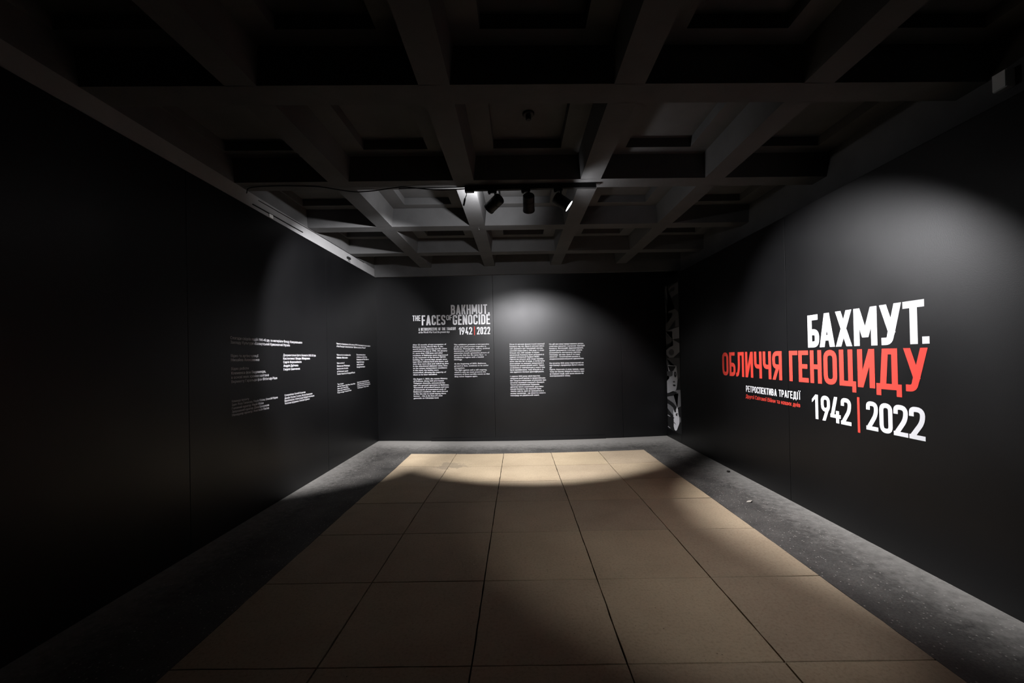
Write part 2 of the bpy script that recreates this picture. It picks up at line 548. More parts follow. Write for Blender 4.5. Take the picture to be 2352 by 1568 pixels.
def glyph(ch, w, h, t):
    q = []
    T = t * 0.90          # horizontal strokes
    tw = t * 1.08         # slanted strokes, measured along the line
    mm = t / 2
    bar = lambda x0, y0, x1, y1: q.append([(x0, y0), (x1, y0), (x1, y1), (x0, y1)])
    dg = lambda xb, yb, xt, yt: q.append([(xb, yb), (xb + tw, yb), (xt + tw, yt), (xt, yt)])
    pth = lambda pts, r, closed=False: q.extend(stroke(rrect(pts, r, closed), t, closed))
    R = (w - t) * 0.55
    c = {'A': 'А', 'B': 'В', 'E': 'Е', 'H': 'Н', 'K': 'К', 'M': 'М', 'O': 'О', 'P': 'Р', 'C': 'С', 'T': 'Т', 'I': 'І', 'X': 'Х'}.get(ch, ch)
    if c in 'О0':
        pth([(mm, mm), (w - mm, mm), (w - mm, h - mm), (mm, h - mm)], R, True)
    elif c == 'Б':
        bar(0, 0, t, h); bar(0, h - T, w * 0.9, h)
        pth([(mm, h * 0.56 - mm), (w - mm, h * 0.56 - mm), (w - mm, mm), (mm, mm)], t * 1.2)
    elif c == 'В':
        bar(0, 0, t, h); y = h * 0.52; x = w * 0.95
        pth([(mm, h - mm), (x - mm, h - mm), (x - mm, y), (mm, y)], t * 1.1)
        pth([(mm, y), (w - mm, y), (w - mm, mm), (mm, mm)], t * 1.1)
    elif c == 'А':
        xc = (w - tw) / 2
        dg(0, 0, xc, h); dg(w - tw, 0, xc, h)
        y = h * 0.19; f = y / h * xc
        bar(f + tw * 0.5, y, w - f - tw * 0.5, y + T)
    elif c == 'Х':
        dg(0, 0, w - tw, h); dg(w - tw, 0, 0, h)
    elif c == 'М':
        bar(0, 0, t, h); bar(w - t, 0, w, h)
        xc = (w - tw) / 2
        dg(xc, h * 0.22, 0, h); dg(xc, h * 0.22, w - tw, h)
    elif c == 'У':
        xm = w * 0.40; ym = h * 0.30
        dg(xm, ym, 0, h)
        x_at = lambda y: xm - tw * 0.1 + (w - tw - xm + tw * 0.1) * (y - ym) / (h - ym)
        dg(x_at(ym * 0.8), ym * 0.8, w - tw, h)
        pth([(x_at(ym * 0.9) + tw / 2, ym * 0.9), (x_at(mm) + tw / 2, mm), (w * 0.08, mm)], w * 0.28)
    elif c == 'Т':
        bar(0, h - T, w, h); bar((w - t) / 2, 0, (w + t) / 2, h)
    elif c == 'Л':
        bar(w - t, 0, w, h); bar(w * 0.24, h - T, w, h)
        pth([(w * 0.24 + mm, h), (w * 0.24 + mm, h * 0.35), (w * 0.15 + mm * 0.5, mm), (0, mm)], w * 0.45)
    elif c in 'ИЙ':
        bar(0, 0, t, h); bar(w - t, 0, w, h); dg(0, 0, w - tw, h)
        if c == 'Й': bar(w * 0.25, h * 1.06, w * 0.75, h * 1.06 + T * 0.8)
    elif c == 'N':
        bar(0, 0, t, h); bar(w - t, 0, w, h); dg(w - tw, 0, 0, h)
    elif c == 'Ч':
        bar(w - t, 0, w, h)
        pth([(mm, h), (mm, h * 0.44), (w - mm, h * 0.44)], w * 0.4)
    elif c == 'Я':
        bar(w - t, 0, w, h); y = h * 0.46
        pth([(w - mm, h - mm), (mm, h - mm), (mm, y), (w - mm, y)], t * 1.3)
        dg(0, 0, w * 0.42, y)
    elif c == 'Г':
        bar(0, 0, t, h); bar(0, h - T, w, h)
    elif c in 'ЕF':
        bar(0, 0, t, h); bar(0, h - T, w, h); y = h * 0.5
        bar(0, y - T / 2, w * 0.90, y + T / 2)
        if c == 'Е': bar(0, 0, w, T)
    elif c == 'Н':
        bar(0, 0, t, h); bar(w - t, 0, w, h); bar(0, h * 0.5 - T / 2, w, h * 0.5 + T / 2)
    elif c == 'П':
        bar(0, 0, t, h); bar(w - t, 0, w, h); bar(0, h - T, w, h)
    elif c == 'Ц':
        x = w - t * 0.62
        bar(0, 0, t, h); bar(x - t, 0, x, h); bar(0, 0, w, T); bar(w - t * 0.8, -h * 0.155, w, T)
    elif c == 'Д':
        xs_, xe = w * 0.14, w * 0.86
        bar(xe - t, 0, xe, h); bar(w * 0.26, h - T, xe, h)
        dg(w * 0.15, T * 0.5, w * 0.26, h)
        bar(0, 0, w, T); bar(0, -h * 0.155, t * 0.85, T); bar(w - t * 0.85, -h * 0.155, w, T)
    elif c in 'РR':
        bar(0, 0, t, h); y = h * 0.42
        pth([(mm, h - mm), (w - mm, h - mm), (w - mm, y), (mm, y)], t * 1.2)
        if c == 'R': dg(w - tw, 0, w * 0.42, y)
    elif c in 'СG':
        pth([(w - mm, h * 0.68), (w - mm, h - mm), (mm, h - mm), (mm, mm), (w - mm, mm), (w - mm, h * (0.32 if c == 'С' else 0.5))], R)
        if c == 'G': bar(w * 0.52, h * 0.5 - T, w, h * 0.5)
    elif c == 'D':
        bar(0, 0, t, h); pth([(mm, h - mm), (w - mm, h - mm), (w - mm, mm), (mm, mm)], t * 1.5)
    elif c == 'К':
        bar(0, 0, t, h); dg(t * 0.6, h * 0.36, w - tw, h); dg(w - tw, 0, w * 0.34, h * 0.62)
    elif c in 'ІЇ':
        bar((w - t) / 2, 0, (w + t) / 2, h)
        if c == 'Ї':
            bar(0, h * 1.07, t * 0.85, h * 1.07 + t * 0.8); bar(w - t * 0.85, h * 1.07, w, h * 1.07 + t * 0.8)
    elif c == 'S':
        pth([(w - mm, h * 0.72), (w - mm, h - mm), (mm, h - mm), (mm, h * 0.56), (w - mm, h * 0.44), (w - mm, mm), (mm, mm), (mm, h * 0.28)], R * 0.9)
    elif c == 'U':
        pth([(mm, h), (mm, mm), (w - mm, mm), (w - mm, h)], R)
    elif c == 'V':
        dg((w - tw) / 2, 0, 0, h); dg((w - tw) / 2, 0, w - tw, h)
    elif c == 'Y':
        xc = (w - tw) / 2
        dg(xc, h * 0.36, 0, h); dg(xc, h * 0.36, w - tw, h); bar((w - t) / 2, 0, (w + t) / 2, h * 0.42)
    elif c == '1':
        bar(w - t, 0, w, h)
        q.append([(0, h * 0.80), (0, h * 0.80 - T), (w - t * 0.9, h - T * 1.15), (w - t * 0.9, h)])
    elif c == '2':
        pth([(mm, h * 0.70), (mm, h - mm), (w - mm, h - mm), (w - mm, h * 0.56), (mm * 1.2, T * 0.55)], R * 0.95)
        bar(0, 0, w, T)
    elif c == '4':
        dg(0, h * 0.19, w * 0.40, h)
        bar(0, h * 0.19, w, h * 0.19 + T)
        bar(w * 0.55, 0, w * 0.55 + t, h * 0.47)
    elif c == '9':
        y = h * 0.44
        pth([(mm, y), (w - mm, y), (w - mm, h - mm), (mm, h - mm)], R, True)
        dg(w * 0.14, 0, w - tw * 1.04, h * 0.56)
    elif c == '.':
        bar(0, 0, w, w)
    elif c == '|':
        bar(0, 0, w, h)
    return q


NATW = {'М': 0.60, 'M': 0.60, 'А': 0.50, 'A': 0.50, 'І': 0.17, 'I': 0.17, '.': 0.17, 'Д': 0.56, 'Ц': 0.50, 'Ї': 0.36, 'Т': 0.42, 'T': 0.42,
        'Е': 0.38, 'E': 0.38, 'F': 0.37, 'Г': 0.36, '1': 0.28, ' ': 0.22, 'V': 0.48, 'Y': 0.46, 'К': 0.45, 'K': 0.45, 'N': 0.46, 'Н': 0.45, 'H': 0.45}


def polys_mesh(bm, polys, basis, depth=0.0012, mat=0, solid=False):
    """polys in lettering-plane coordinates -> thin solid pieces; basis = (origin, along, up, out)"""
    o, ax, up, out = basis
    step = 0.0
    for poly in polys:
        P = []
        step += 0.00006
        for p in poly:
            v = Vector((p[0], p[1]))
            if not P or (v - P[-1]).length > 1e-7: P.append(v)
        if len(P) > 2 and (P[0] - P[-1]).length < 1e-7: P.pop()
        if len(P) < 3: continue
        ar = sum(P[i].x * P[(i + 1) % len(P)].y - P[(i + 1) % len(P)].x * P[i].y for i in range(len(P)))
        if abs(ar) < 1e-10: continue
        if ar < 0: P = P[::-1]
        f_ = [bm.verts.new(o + ax * p.x + up * p.y + out * (depth + step)) for p in P]
        fs = [bm.faces.new(f_)]
        b_ = [bm.verts.new(o + ax * p.x + up * p.y) for p in P] if solid else []
        for i in range(len(P) if solid else 0):
            j = (i + 1) % len(P)
            fs.append(bm.faces.new((f_[i], b_[i], b_[j], f_[j])))
        for f in fs: f.material_index = mat


def raw_obj(name, bm, mat, parent):
    me = bpy.data.meshes.new(name)
    bm.to_mesh(me); bm.free()
    for q in (mat if isinstance(mat, (list, tuple)) else [mat]): me.materials.append(q)
    return link(bpy.data.objects.new(name, me), parent)


UPV = Vector((0, 0, 1))
B_RIGHT = lambda y, z: (Vector((WR - 0.0004, y, z)), Vector((0, -1, 0)), UPV, Vector((-1, 0, 0)))
B_LEFT = lambda y, z: (Vector((WL + 0.0004, y, z)), Vector((0, 1, 0)), UPV, Vector((1, 0, 0)))
B_BACK = lambda x, z: (Vector((x, YB - 0.0004, z)), Vector((1, 0, 0)), UPV, Vector((0, -1, 0)))


def layout(text, width, h, t, gap=0.085):
    """glyph boxes of a word set to a given total width"""
    nat = [NATW.get(c, 0.44) for c in text]
    fixed = gap * h * (len(text) - 1)
    k = (width - fixed) / (sum(nat) * h)
    out, x = [], 0.0
    for c, n in zip(text, nat):
        out.append((c, x, n * h * k))
        x += n * h * k + gap * h
    return out


def word(parent, text, basisf, s0, z0, width, h, tr, mat, part, split=True, gap=0.085):
    sgn = basisf(0, 0)[1]
    sgn = sgn.x + sgn.y
    P = empty(part, (0, 0, 0), parent) if split else None
    bm = bmesh.new()
    for c, x, w in layout(text, width, h, tr * h, gap):
        if c == ' ': continue
        g = glyph(c, w, h, tr * h)
        if split:
            b2 = bmesh.new()
            bs = basisf(s0 + sgn * x, z0)
            o = bs[0]
            polys_mesh(b2, g, (Vector((0, 0, 0)), bs[1], bs[2], bs[3]))
            ob = raw_obj("letter" if not c.isdigit() else "digit", b2, mat, P)
            ob.location = o - parent.location
        else:
            bs = basisf(s0 + sgn * x, z0)
            polys_mesh(bm, g, (bs[0] - parent.location, bs[1], bs[2], bs[3]))
    if split:
        bm.free()
        return P
    return tag(raw_obj(part, bm, mat, parent), kind="stuff")


# NOTE on parenting: every lettering thing sits at the world origin of its wall block, parts carry their own offsets
def block(name, loc, label, group=None):
    return tag(empty(name, loc), label, "lettering", group)


# --- big title beside the portrait strip
TT = block("title_lettering", (WR, 4.3, 0.9), "huge white and red Cyrillic title above the years 1942 and 2022")


def boxed(part, letters, z0, h, tr, mat):
    P = empty(part, (0, 0, 0), TT)
    for c, a, b in letters:
        b2 = bmesh.new()
        w = a - b
        t = tr * h
        if c == '.': w = min(w, t * 1.1)
        bs = B_RIGHT(a, z0)
        polys_mesh(b2, glyph(c, w, h, t), (Vector((0, 0, 0)), bs[1], bs[2], bs[3]))
        ob = raw_obj("digit" if c.isdigit() else "letter" if c != '|' else "divider_bar", b2, mat if c != '|' else M_RED, P)
        ob.location = bs[0] - TT.location
    return P


boxed("title_line", list(zip("БАХМУТ.", (4.101, 3.944, 3.745, 3.543, 3.293, 3.094, 2.951), (3.947, 3.755, 3.563, 3.315, 3.104, 2.93, 2.899))), 1.637, 0.319, 0.182, M_WHITE)["label"] = "white first line of the title"
boxed("title_line", list(zip("ОБЛИЧЧЯГЕНОЦИДУ", (5.815, 5.624, 5.454, 5.234, 5.038, 4.859, 4.68, 4.392, 4.246, 4.08, 3.9, 3.713, 3.515, 3.335, 3.098),
                             (5.65, 5.469, 5.263, 5.062, 4.882, 4.702, 4.512, 4.26, 4.103, 3.927, 3.738, 3.533, 3.347, 3.116, 2.913))), 1.287, 0.322, 0.158, M_RED)["label"] = "red second line of the title"
boxed("year_line", list(zip("19422022", (4.066, 3.947, 3.833, 3.707, 3.44, 3.314, 3.192, 3.066), (3.985, 3.834, 3.71, 3.592, 3.327, 3.2, 3.074, 2.945))), 0.939, 0.238, 0.155, M_WHITE)
boxed("year_divider", [('|', 3.528, 3.504)], 0.897, 0.302, 0.1, M_RED)["label"] = "thin red upright bar between the years"
word(TT, "РЕТРОСПЕКТИВА ТРАГЕДІЇ", B_RIGHT, 5.231, 1.103, 1.005, 0.078, 0.16, M_WHITE, "subtitle_line", gap=0.10)

# --- title on the end wall
T2 = block("title_lettering", (-1.3, YB, 2.05), "white Latin title above the two columns of English text")
word(T2, "BAKHMUT.", B_BACK, -1.303, 2.471, 0.767, 0.192, 0.155, M_WHITE, "title_line")
word(T2, "THE", B_BACK, -2.068, 2.360, 0.158, 0.110, 0.15, M_WHITE, "title_line")
word(T2, "FACES", B_BACK, -1.887, 2.272, 0.471, 0.198, 0.155, M_WHITE, "title_line")
word(T2, "OF", B_BACK, -1.397, 2.363, 0.113, 0.104, 0.15, M_WHITE, "title_line")
word(T2, "GENOCIDE", B_BACK, -1.27, 2.267, 0.740, 0.198, 0.155, M_WHITE, "title_line")
word(T2, "A RETROSPECTIVE OF THE TRAGEDY", B_BACK, -1.951, 2.166, 0.739, 0.056, 0.15, M_WHITE, "subtitle_line", split=False, gap=0.11)
word(T2, "1942", B_BACK, -1.155, 2.072, 0.266, 0.146, 0.15, M_WHITE, "year_line")
word(T2, "2022", B_BACK, -0.797, 2.070, 0.263, 0.146, 0.15, M_WHITE, "year_line")
b2 = bmesh.new()
polys_mesh(b2, [[(0, 0), (0.014, 0), (0.014, 0.172), (0, 0.172)]], (B_BACK(-0.851, 2.056)[0] - T2.location,) + B_BACK(0, 0)[1:])
raw_obj("divider_bar", b2, M_RED, T2)["label"] = "thin red upright bar between the years"


# --- running text: set with the built-in typeface, one mesh per line
def text_shapes(body):
    """outlines of a line of type, filled contour by contour so that overlapping contours stay solid"""
    cu = bpy.data.curves.new("line", 'FONT')
    cu.body = body
    cu.size = 1.0
    cu.resolution_u = 2
    cu.fill_mode = 'NONE'
    to = bpy.data.objects.new("line", cu)
    COL.objects.link(to)
    bpy.context.view_layer.update()
    me = bpy.data.meshes.new_from_object(to)
    nxt = {}
    for e in me.edges:
        i, j = e.vertices
        nxt.setdefault(i, []).append(j); nxt.setdefault(j, []).append(i)
    loops, seen = [], set()
    for i in range(len(me.vertices)):
        if i in seen or i not in nxt: continue
        # vertices of one contour are stored in order, so walk towards i + 1
        lp, cur, prev = [i], (i + 1 if i + 1 in nxt[i] else nxt[i][0]), i
        seen.add(i)
        while cur != i and cur not in seen:
            lp.append(cur); seen.add(cur)
            n2 = [q for q in nxt[cur] if q != prev]
            if not n2: break
            prev, cur = cur, n2[0]
        if len(lp) > 2:
            loops.append([me.vertices[q].co.copy() for q in lp])
    bpy.data.meshes.remove(me)
    bpy.data.objects.remove(to)
    bpy.data.curves.remove(cu)
    area = lambda L: 0.5 * sum(L[k].x * L[(k + 1) % len(L)].y - L[(k + 1) % len(L)].x * L[k].y for k in range(len(L)))
    for L in loops:      # the soft sign comes as one contour that crosses its own stem: part it there
        bw = max(p.x for p in L) - min(p.x for p in L)
        bh = max(p.y for p in L) - min(p.y for p in L)
        if len(L) == 28 and abs(bw - 0.42) < 0.03 and abs(bh - 0.54) < 0.03:
            L[0].x += 0.018; L[-1].x += 0.018
    A = [area(L) for L in loops]

    def inside(p, L):
        c = False
        for k in range(len(L)):
            u, v = L[k], L[k - 1]
            if (u.y > p.y) != (v.y > p.y) and p.x < (v.x - u.x) * (p.y - u.y) / (v.y - u.y) + u.x:
                c = not c
        return c
    box_ = [(min(p.x for p in L), max(p.x for p in L)) for L in loops]
    holder = []
    for k, L in enumerate(loops):
        host = None
        for j, M in enumerate(loops):
            if j != k and abs(A[j]) > abs(A[k]) and box_[j][0] <= box_[k][1] and box_[j][1] >= box_[k][0]:
                if sum(inside(p, M) for p in L[::3]) > 0.6 * len(L[::3]):
                    host = j
        holder.append(host)
    holes = [k for k in range(len(loops)) if holder[k] is not None and A[k] * A[holder[k]] < 0]
    outs = [k for k in range(len(loops)) if k not in holes]
    verts, tris = [], []
    for n, k in enumerate(outs):
        polys = [loops[k]]
        for hk in holes:
            if holder[hk] == k:
                polys.append(loops[hk])
        base = len(verts)
        flatv = [p for L in polys for p in L]
        verts += [Vector((p.x, p.y, 0.00004 * (n % 3))) for p in flatv]
        for t in tessellate_polygon(polys):
            a_, b_, c_ = (flatv[q] for q in t)
            if (b_ - a_).cross(c_ - a_).z < 0: t = t[::-1]
            tris.append(tuple(q + base for q in t))
    return verts, tris


def text_line(parent, body, basisf, s0, z0, width, size, mat=M_WHITE, bold=0.0, part="text_line"):
    base, faces = text_shapes(body)
    xs = [v.x for v in base]
    x0, x1 = min(xs), max(xs)
    o, ax, up, out = basisf(s0, z0)
    # weight: the outline is laid twice, a hair apart
    wgt = max(bold, 0.008) * 1.9
    kk = width / (x1 - x0 + wgt)
    nv = len(base)
    co = []
    for r_ in (0, 1):
        for p in base:
            co.append(ax * ((p.x - x0 + r_ * wgt) * kk) + up * (p.y * size) + out * (0.001 + p.z + 0.00014 * r_))
    me = bpy.data.meshes.new(part)
    me.from_pydata(co, [], faces + [tuple(i + nv for i in f) for f in faces])
    me.materials.clear()
    me.materials.append(mat)
    me.name = part
    ob = link(bpy.data.objects.new(part, me), parent)
    ob.location = o - parent.location
    return tag(ob, kind="stuff")


text_line(TT, "Другої Світової Війни та наших днів", B_RIGHT, 5.240, 1.024, 1.003, 0.062, M_RED, 0.018, "subtitle_line")["label"] = "small red line under the white subtitle"
text_line(T2, "of the World War II and the present days", B_BACK, -1.952, 2.116, 0.616, 0.056, M_WHITE, 0.012, "subtitle_line")

EN1 = """After 22 months of nazi occupation of|Bakhmut during World War II, the|world learned about the horrific crime|committed by nazi in 1942. On January|11, more than 1500 Jews and other|residents of Bakhmut were imprisoned|in the basement of the former NKVD|building. For several days, people were|kept there without food and water, and|then they were shot and walled-up alive|in the abandoned alabaster mine. Due|to the unique temperature conditions|in the mine, the bodies were|mummified, allowing the majority of|them to be later identified.||On August 1, 2022, the russian Ministry|of Defense, along with pro-russian|Telegram channels, announced the|start of a ground operation in Bakhmut.|Thousands of bombed houses and tens|of thousands of traumatized souls of|Bakhmut's residents, who were forced|to flee the city to avoid staying there|forever – this is the face of a new|genocide on Ukrainian land."""
EN2 = """This exhibition presents a retrospective|of the past and present tragedies in|Bakhmut. Photographs, videos, archival|documents, and eyewitnesses'|memories reveal a gruesome picture of|genocide that has the same face – a|totalitarian regime with a hateful|ideology.||At the beginning of 2025, Bakhmut,|ground to dust, continues to be under|occupation.|The fight against evil is still ongoing,|which is why we must preserve the|memory of these terrible events so that|they never happen again."""
UA1 = """Після 22 місяців фашистської окупації|Бахмуту під час Другої світової війни|світ дізнався про жахливий злочин,|скоєний нацистами у 1942 році. 11 січня|більше ніж 1500 євреїв та інших|мешканців Бахмуту було ув’язнено в|підвалі колишньої будівлі НКВС.|Протягом кількох днів люди перебу-|вали там без їжі та води, а потім були|розстріляні та живцем замуровані в|покинутій алебастровій шахті. Через|особливості температури у шахті тіла|були муміфіковані, тому більшість із|них вдалося пізніше ідентифікувати.||1 серпня 2022 року міністерство|оборони росії разом із проросійськи-|ми Telegram-каналами оголосило про|початок наземної операції в Бахмуті.|Тисячі розбомблених будинків,|десятки тисяч скалічених душ меш-|канців Бахмуту, які змушені були|тікати з міста, щоб не залишитися в|ньому назавжди – це обличчя нового|геноциду на українській землі."""
UA2 = """На цій виставці представлено ретро-|спективу минулих і сучасних трагедій|Бахмуту. Фотографії, відеоматеріали,|архівні документи і спогади свідків|розкривають моторошну картину|геноциду, що має одне й те саме|обличчя – тоталітарний режим із|людиноненависницькою ідеологією.||На початку 2025 року перетертий на|пил Бахмут, продовжує бути в окупа-|ції.|Проте, боротьба зі злом триває, саме|тому ми маємо зберегти пам’ять про|ці страшні події, щоб вони ніколи не|повторювалися знову."""
COLS = [
    (EN1, -2.075, 1.876, 0.820, "long English text column of two paragraphs, farthest along from the portrait strip",
     [0.664, 0.602, 0.677, 0.684, 0.596, 0.694, 0.652, 0.678, 0.691, 0.705, 0.682, 0.673, 0.505, 0.652, 0.476, 0, 0.677, 0.607, 0.627, 0.704, 0.699, 0.647, 0.676, 0.642, 0.573, 0.498]),
    (EN2, -1.257, 1.863, 1.232, "short English text column under the years of the Latin title",
     [0.696, 0.637, 0.705, 0.542, 0.698, 0.639, 0.585, 0.161, 0, 0.633, 0.678, 0.208, 0.644, 0.623, 0.699, 0.457]),
    (UA1, -0.155, 1.845, 0.836, "long Ukrainian text column of two paragraphs under the bright glare on the end wall",
     [0.693, 0.68, 0.663, 0.675, 0.584, 0.674, 0.591, 0.669, 0.685, 0.664, 0.676, 0.686, 0.659, 0.669, 0, 0.587, 0.698, 0.706, 0.672, 0.577, 0.659, 0.605, 0.656, 0.689, 0.566]),
    (UA2, 0.628, 1.834, 1.206, "short Ukrainian text column, the one closest to the portrait strip",
     [0.681, 0.697, 0.671, 0.646, 0.617, 0.6, 0.603, 0.679, 0, 0.668, 0.675, 0.045, 0.678, 0.676, 0.665, 0.405]),
]
for body, x, za, zb, label, W in COLS:
    lines = body.split("|")
    c = tag(empty("text_column", (x, YB, zb)), label, "lettering", "introduction text columns on the end wall")
    for i, (ln, w) in enumerate(zip(lines, W)):
        if not ln: continue
        text_line(c, ln, B_BACK, x, za + (zb - za) * i / (len(lines) - 1), w, 0.0385, bold=0.018)

# credits: (block, text, start, end, height, size, weight)
CR1 = [
    (0, "Спогади свідків подій 1941-43 рр. та матеріали Фонду Комунального", 3.931, 5.247, 1.834, 0.040, 0.0),
    (0, "Закладу Культури «Бахмутський Краєзнавчий Музей»", 3.931, 4.966, 1.791, 0.040, 0.0),
    (1, "Відео та артінсталяції", 3.934, 4.354, 1.660, 0.038, 0.0),
    (1, "Михайла Алексеєнка", 3.934, 4.368, 1.619, 0.038, 0.022),
    (1, "Відео роботи", 3.936, 4.191, 1.533, 0.038, 0.0),
    (1, "Клеменса фон Ведемеєра,", 3.936, 4.478, 1.490, 0.038, 0.022),
    (1, "в основі яких хроніки капітана", 3.936, 4.531, 1.448, 0.038, 0.0),
    (1, "Вермахту Гаральда фон Фітінгоф-Ріша", 3.936, 4.687, 1.407, 0.038, 0.0),
    (2, "Документальні фото Бахмута 2022-23 рр.", 4.818, 5.603, 1.671, 0.038, 0.0),
    (2, "Костянтина і Влади Ліберових", 4.818, 5.441, 1.630, 0.038, 0.022),
    (2, "Сергія Коровайного", 4.818, 5.225, 1.587, 0.038, 0.022),
    (2, "Андрія Дубчака", 4.820, 5.144, 1.544, 0.038, 0.022),
    (2, "Георгія Іванченка", 4.820, 5.183, 1.501, 0.038, 0.022),
    (3, "Команда проєкту", 3.938, 4.191, 1.219, 0.031, 0.0),
    (3, "Ідея: Роза Тапанова, Марія Мізіна, Олексій Марка", 3.938, 4.692, 1.185, 0.031, 0.0),
    (3, "Головний куратор: Марія Мізіна", 3.938, 4.429, 1.150, 0.031, 0.008),
    (3, "Запрошений куратор: Діана Бронюкова", 3.938, 4.527, 1.117, 0.031, 0.008),
    (3, "Менеджер проєкту: Анастасія Пасіка", 3.938, 4.524, 1.084, 0.031, 0.008),
    (4, "Супервайзер: Євгеній Казанчук", 4.832, 5.313, 1.194, 0.031, 0.008),
    (4, "Дизайн: Руслан Гусаков, Віктор Кравченко", 4.832, 5.490, 1.159, 0.031, 0.008),
    (4, "Виробництво: Олександр Майдан-Батищев", 4.832, 5.537, 1.127, 0.031, 0.008),
    (4, "Технічна підтримка: Олексій Єремко", 4.832, 5.414, 1.095, 0.031, 0.008),
]
CR2 = [
    (0, "Memories of eyewitnesses of the events of 1941-43 and materials from the collection", 6.250, 7.687, 1.858, 0.040, 0.0),
    (0, "of the Municipal Cultural Institution “Bakhmut Local Lore Museum”", 6.250, 7.458, 1.817, 0.040, 0.0),
    (1, "Video and art installation by", 6.251, 6.773, 1.684, 0.038, 0.0),
    (1, "Mykhailo Alekseenko", 6.251, 6.658, 1.640, 0.038, 0.022),
    (1, "Video works of", 6.252, 6.524, 1.556, 0.038, 0.0),
    (1, "Clemens von Wedemeyer,", 6.252, 6.742, 1.511, 0.038, 0.022),
    (1, "based on the chronicle", 6.254, 6.663, 1.470, 0.038, 0.0),
    (1, "of Wehrmacht captain", 6.254, 6.661, 1.426, 0.038, 0.0),
    (1, "Freiherr Harald von Vietinghoff-Riesch", 6.255, 6.939, 1.387, 0.038, 0.0),
    (2, "Documentary photos", 7.026, 7.433, 1.692, 0.038, 0.0),
    (2, "of Bakhmut in 2022-23 by", 7.026, 7.508, 1.649, 0.038, 0.0),
    (2, "Kostiantyn and Vlada Liberov", 7.026, 7.594, 1.608, 0.038, 0.022),
    (2, "Sergiy Korovayny", 7.026, 7.370, 1.564, 0.038, 0.022),
    (2, "Andriy Dubchak", 7.026, 7.344, 1.520, 0.038, 0.022),
    (2, "Georgiy Ivanchenko", 7.026, 7.404, 1.478, 0.038, 0.022),
    (3, "Team of project", 6.259, 6.481, 1.232, 0.031, 0.0),
    (3, "Idea: Roza Tapanova, Maria Mizina, Oleksiy Marka", 6.259, 6.947, 1.199, 0.031, 0.008),
    (3, "Head curator: Maria Mizina", 6.259, 6.657, 1.165, 0.031, 0.008),
    (3, "Guest curator: Diana Broniukova", 6.259, 6.710, 1.133, 0.031, 0.008),
    (3, "Project manager: Anastasiia Pasika", 6.259, 6.780, 1.101, 0.031, 0.008),
    (4, "Supervision: Yevhenii Kazanchuk", 7.033, 7.579, 1.216, 0.031, 0.008),
    (4, "Design: Ruslan Husakov, Viktor Kravchenko", 7.033, 7.629, 1.183, 0.031, 0.008),
    (4, "Production: Oleksandr Maidan-Batyshchev", 7.034, 7.656, 1.150, 0.031, 0.008),
    (4, "Technical support: Oleksiy Yeremko", 7.034, 7.570, 1.116, 0.031, 0.008),
]
CL1 = ["two-line Ukrainian heading at the top of the larger credits",
       "Ukrainian video credits in six lines under the two-line heading",
       "Ukrainian photo credits in five lines with four bold names",
       "five small Ukrainian lines at the bottom, naming the project team",
       "four small Ukrainian lines at the bottom, beneath the photo credits"]
CL2 = ["two-line English heading of the credits nearer the wall corner",
       "English video credits in seven lines under the two-line heading",
       "English photo credits in six lines with four bold names",
       "five small English lines at the bottom, naming the project team",
       "four small English lines at the bottom, beside the wall corner"]
for rows, labels, grp in ((CR1, CL1, "Ukrainian credits"), (CR2, CL2, "English credits")):
    for k, lab in enumerate(labels):
        mine = [r for r in rows if r[0] == k]
        c = tag(empty("credits_text", (WL, mine[0][2], mine[-1][4])), lab, "lettering", grp)
        for _, body, s0, s1, z, size, bold in mine:
            text_line(c, body, B_LEFT, s0, z, s1 - s0, size, bold=bold + 0.008)

# ------------------------------------------------------------------ portrait strip in the corner
GREYS = [flat("print_grey_%s" % n, (v, v, v * 1.04), 0.6, 0.3) for n, v in (("dark", 0.012), ("deep", 0.06), ("mid", 0.16), ("pale", 0.34), ("light", 0.72))]
PS = tag(empty("portrait_strip", (WR, 7.98, 0.16)), "tall black and white photo collage strip of faces in the corner beside the big title", "poster")
PW, PH = 0.66, 2.75
bmp = bmesh.new()
polys_mesh(bmp, [[(0, 0), (PW, 0), (PW, PH), (0, PH)]], (Vector((-0.0005, 0, 0)), Vector((0, -1, 0)), UPV, Vector((-1, 0, 0))), 0.002, solid=True)
raw_obj("backing", bmp, GREYS[0], PS)


def strip_poly(pts, grey, layer, name):
    """pts in strip coordinates: 0..130 across, 0..1340 down"""
    b_ = bmesh.new()
    P = [(x / 130 * PW, PH - y / 1340 * PH) for x, y in pts]
    polys_mesh(b_, [P], (Vector((-0.0025 - 0.0006 * layer, 0, 0)), Vector((0, -1, 0)), UPV, Vector((-1, 0, 0))), 0.0005)
    bmesh.ops.triangulate(b_, faces=b_.faces)
    return raw_obj(name, b_, GREYS[grey], PS)


def ell(cx, cy, rx, ry, n=20, a0=0):
    return [(cx + rx * math.cos(2 * math.pi * k / n + a0), cy + ry * math.sin(2 * math.pi * k / n + a0)) for k in range(n)]


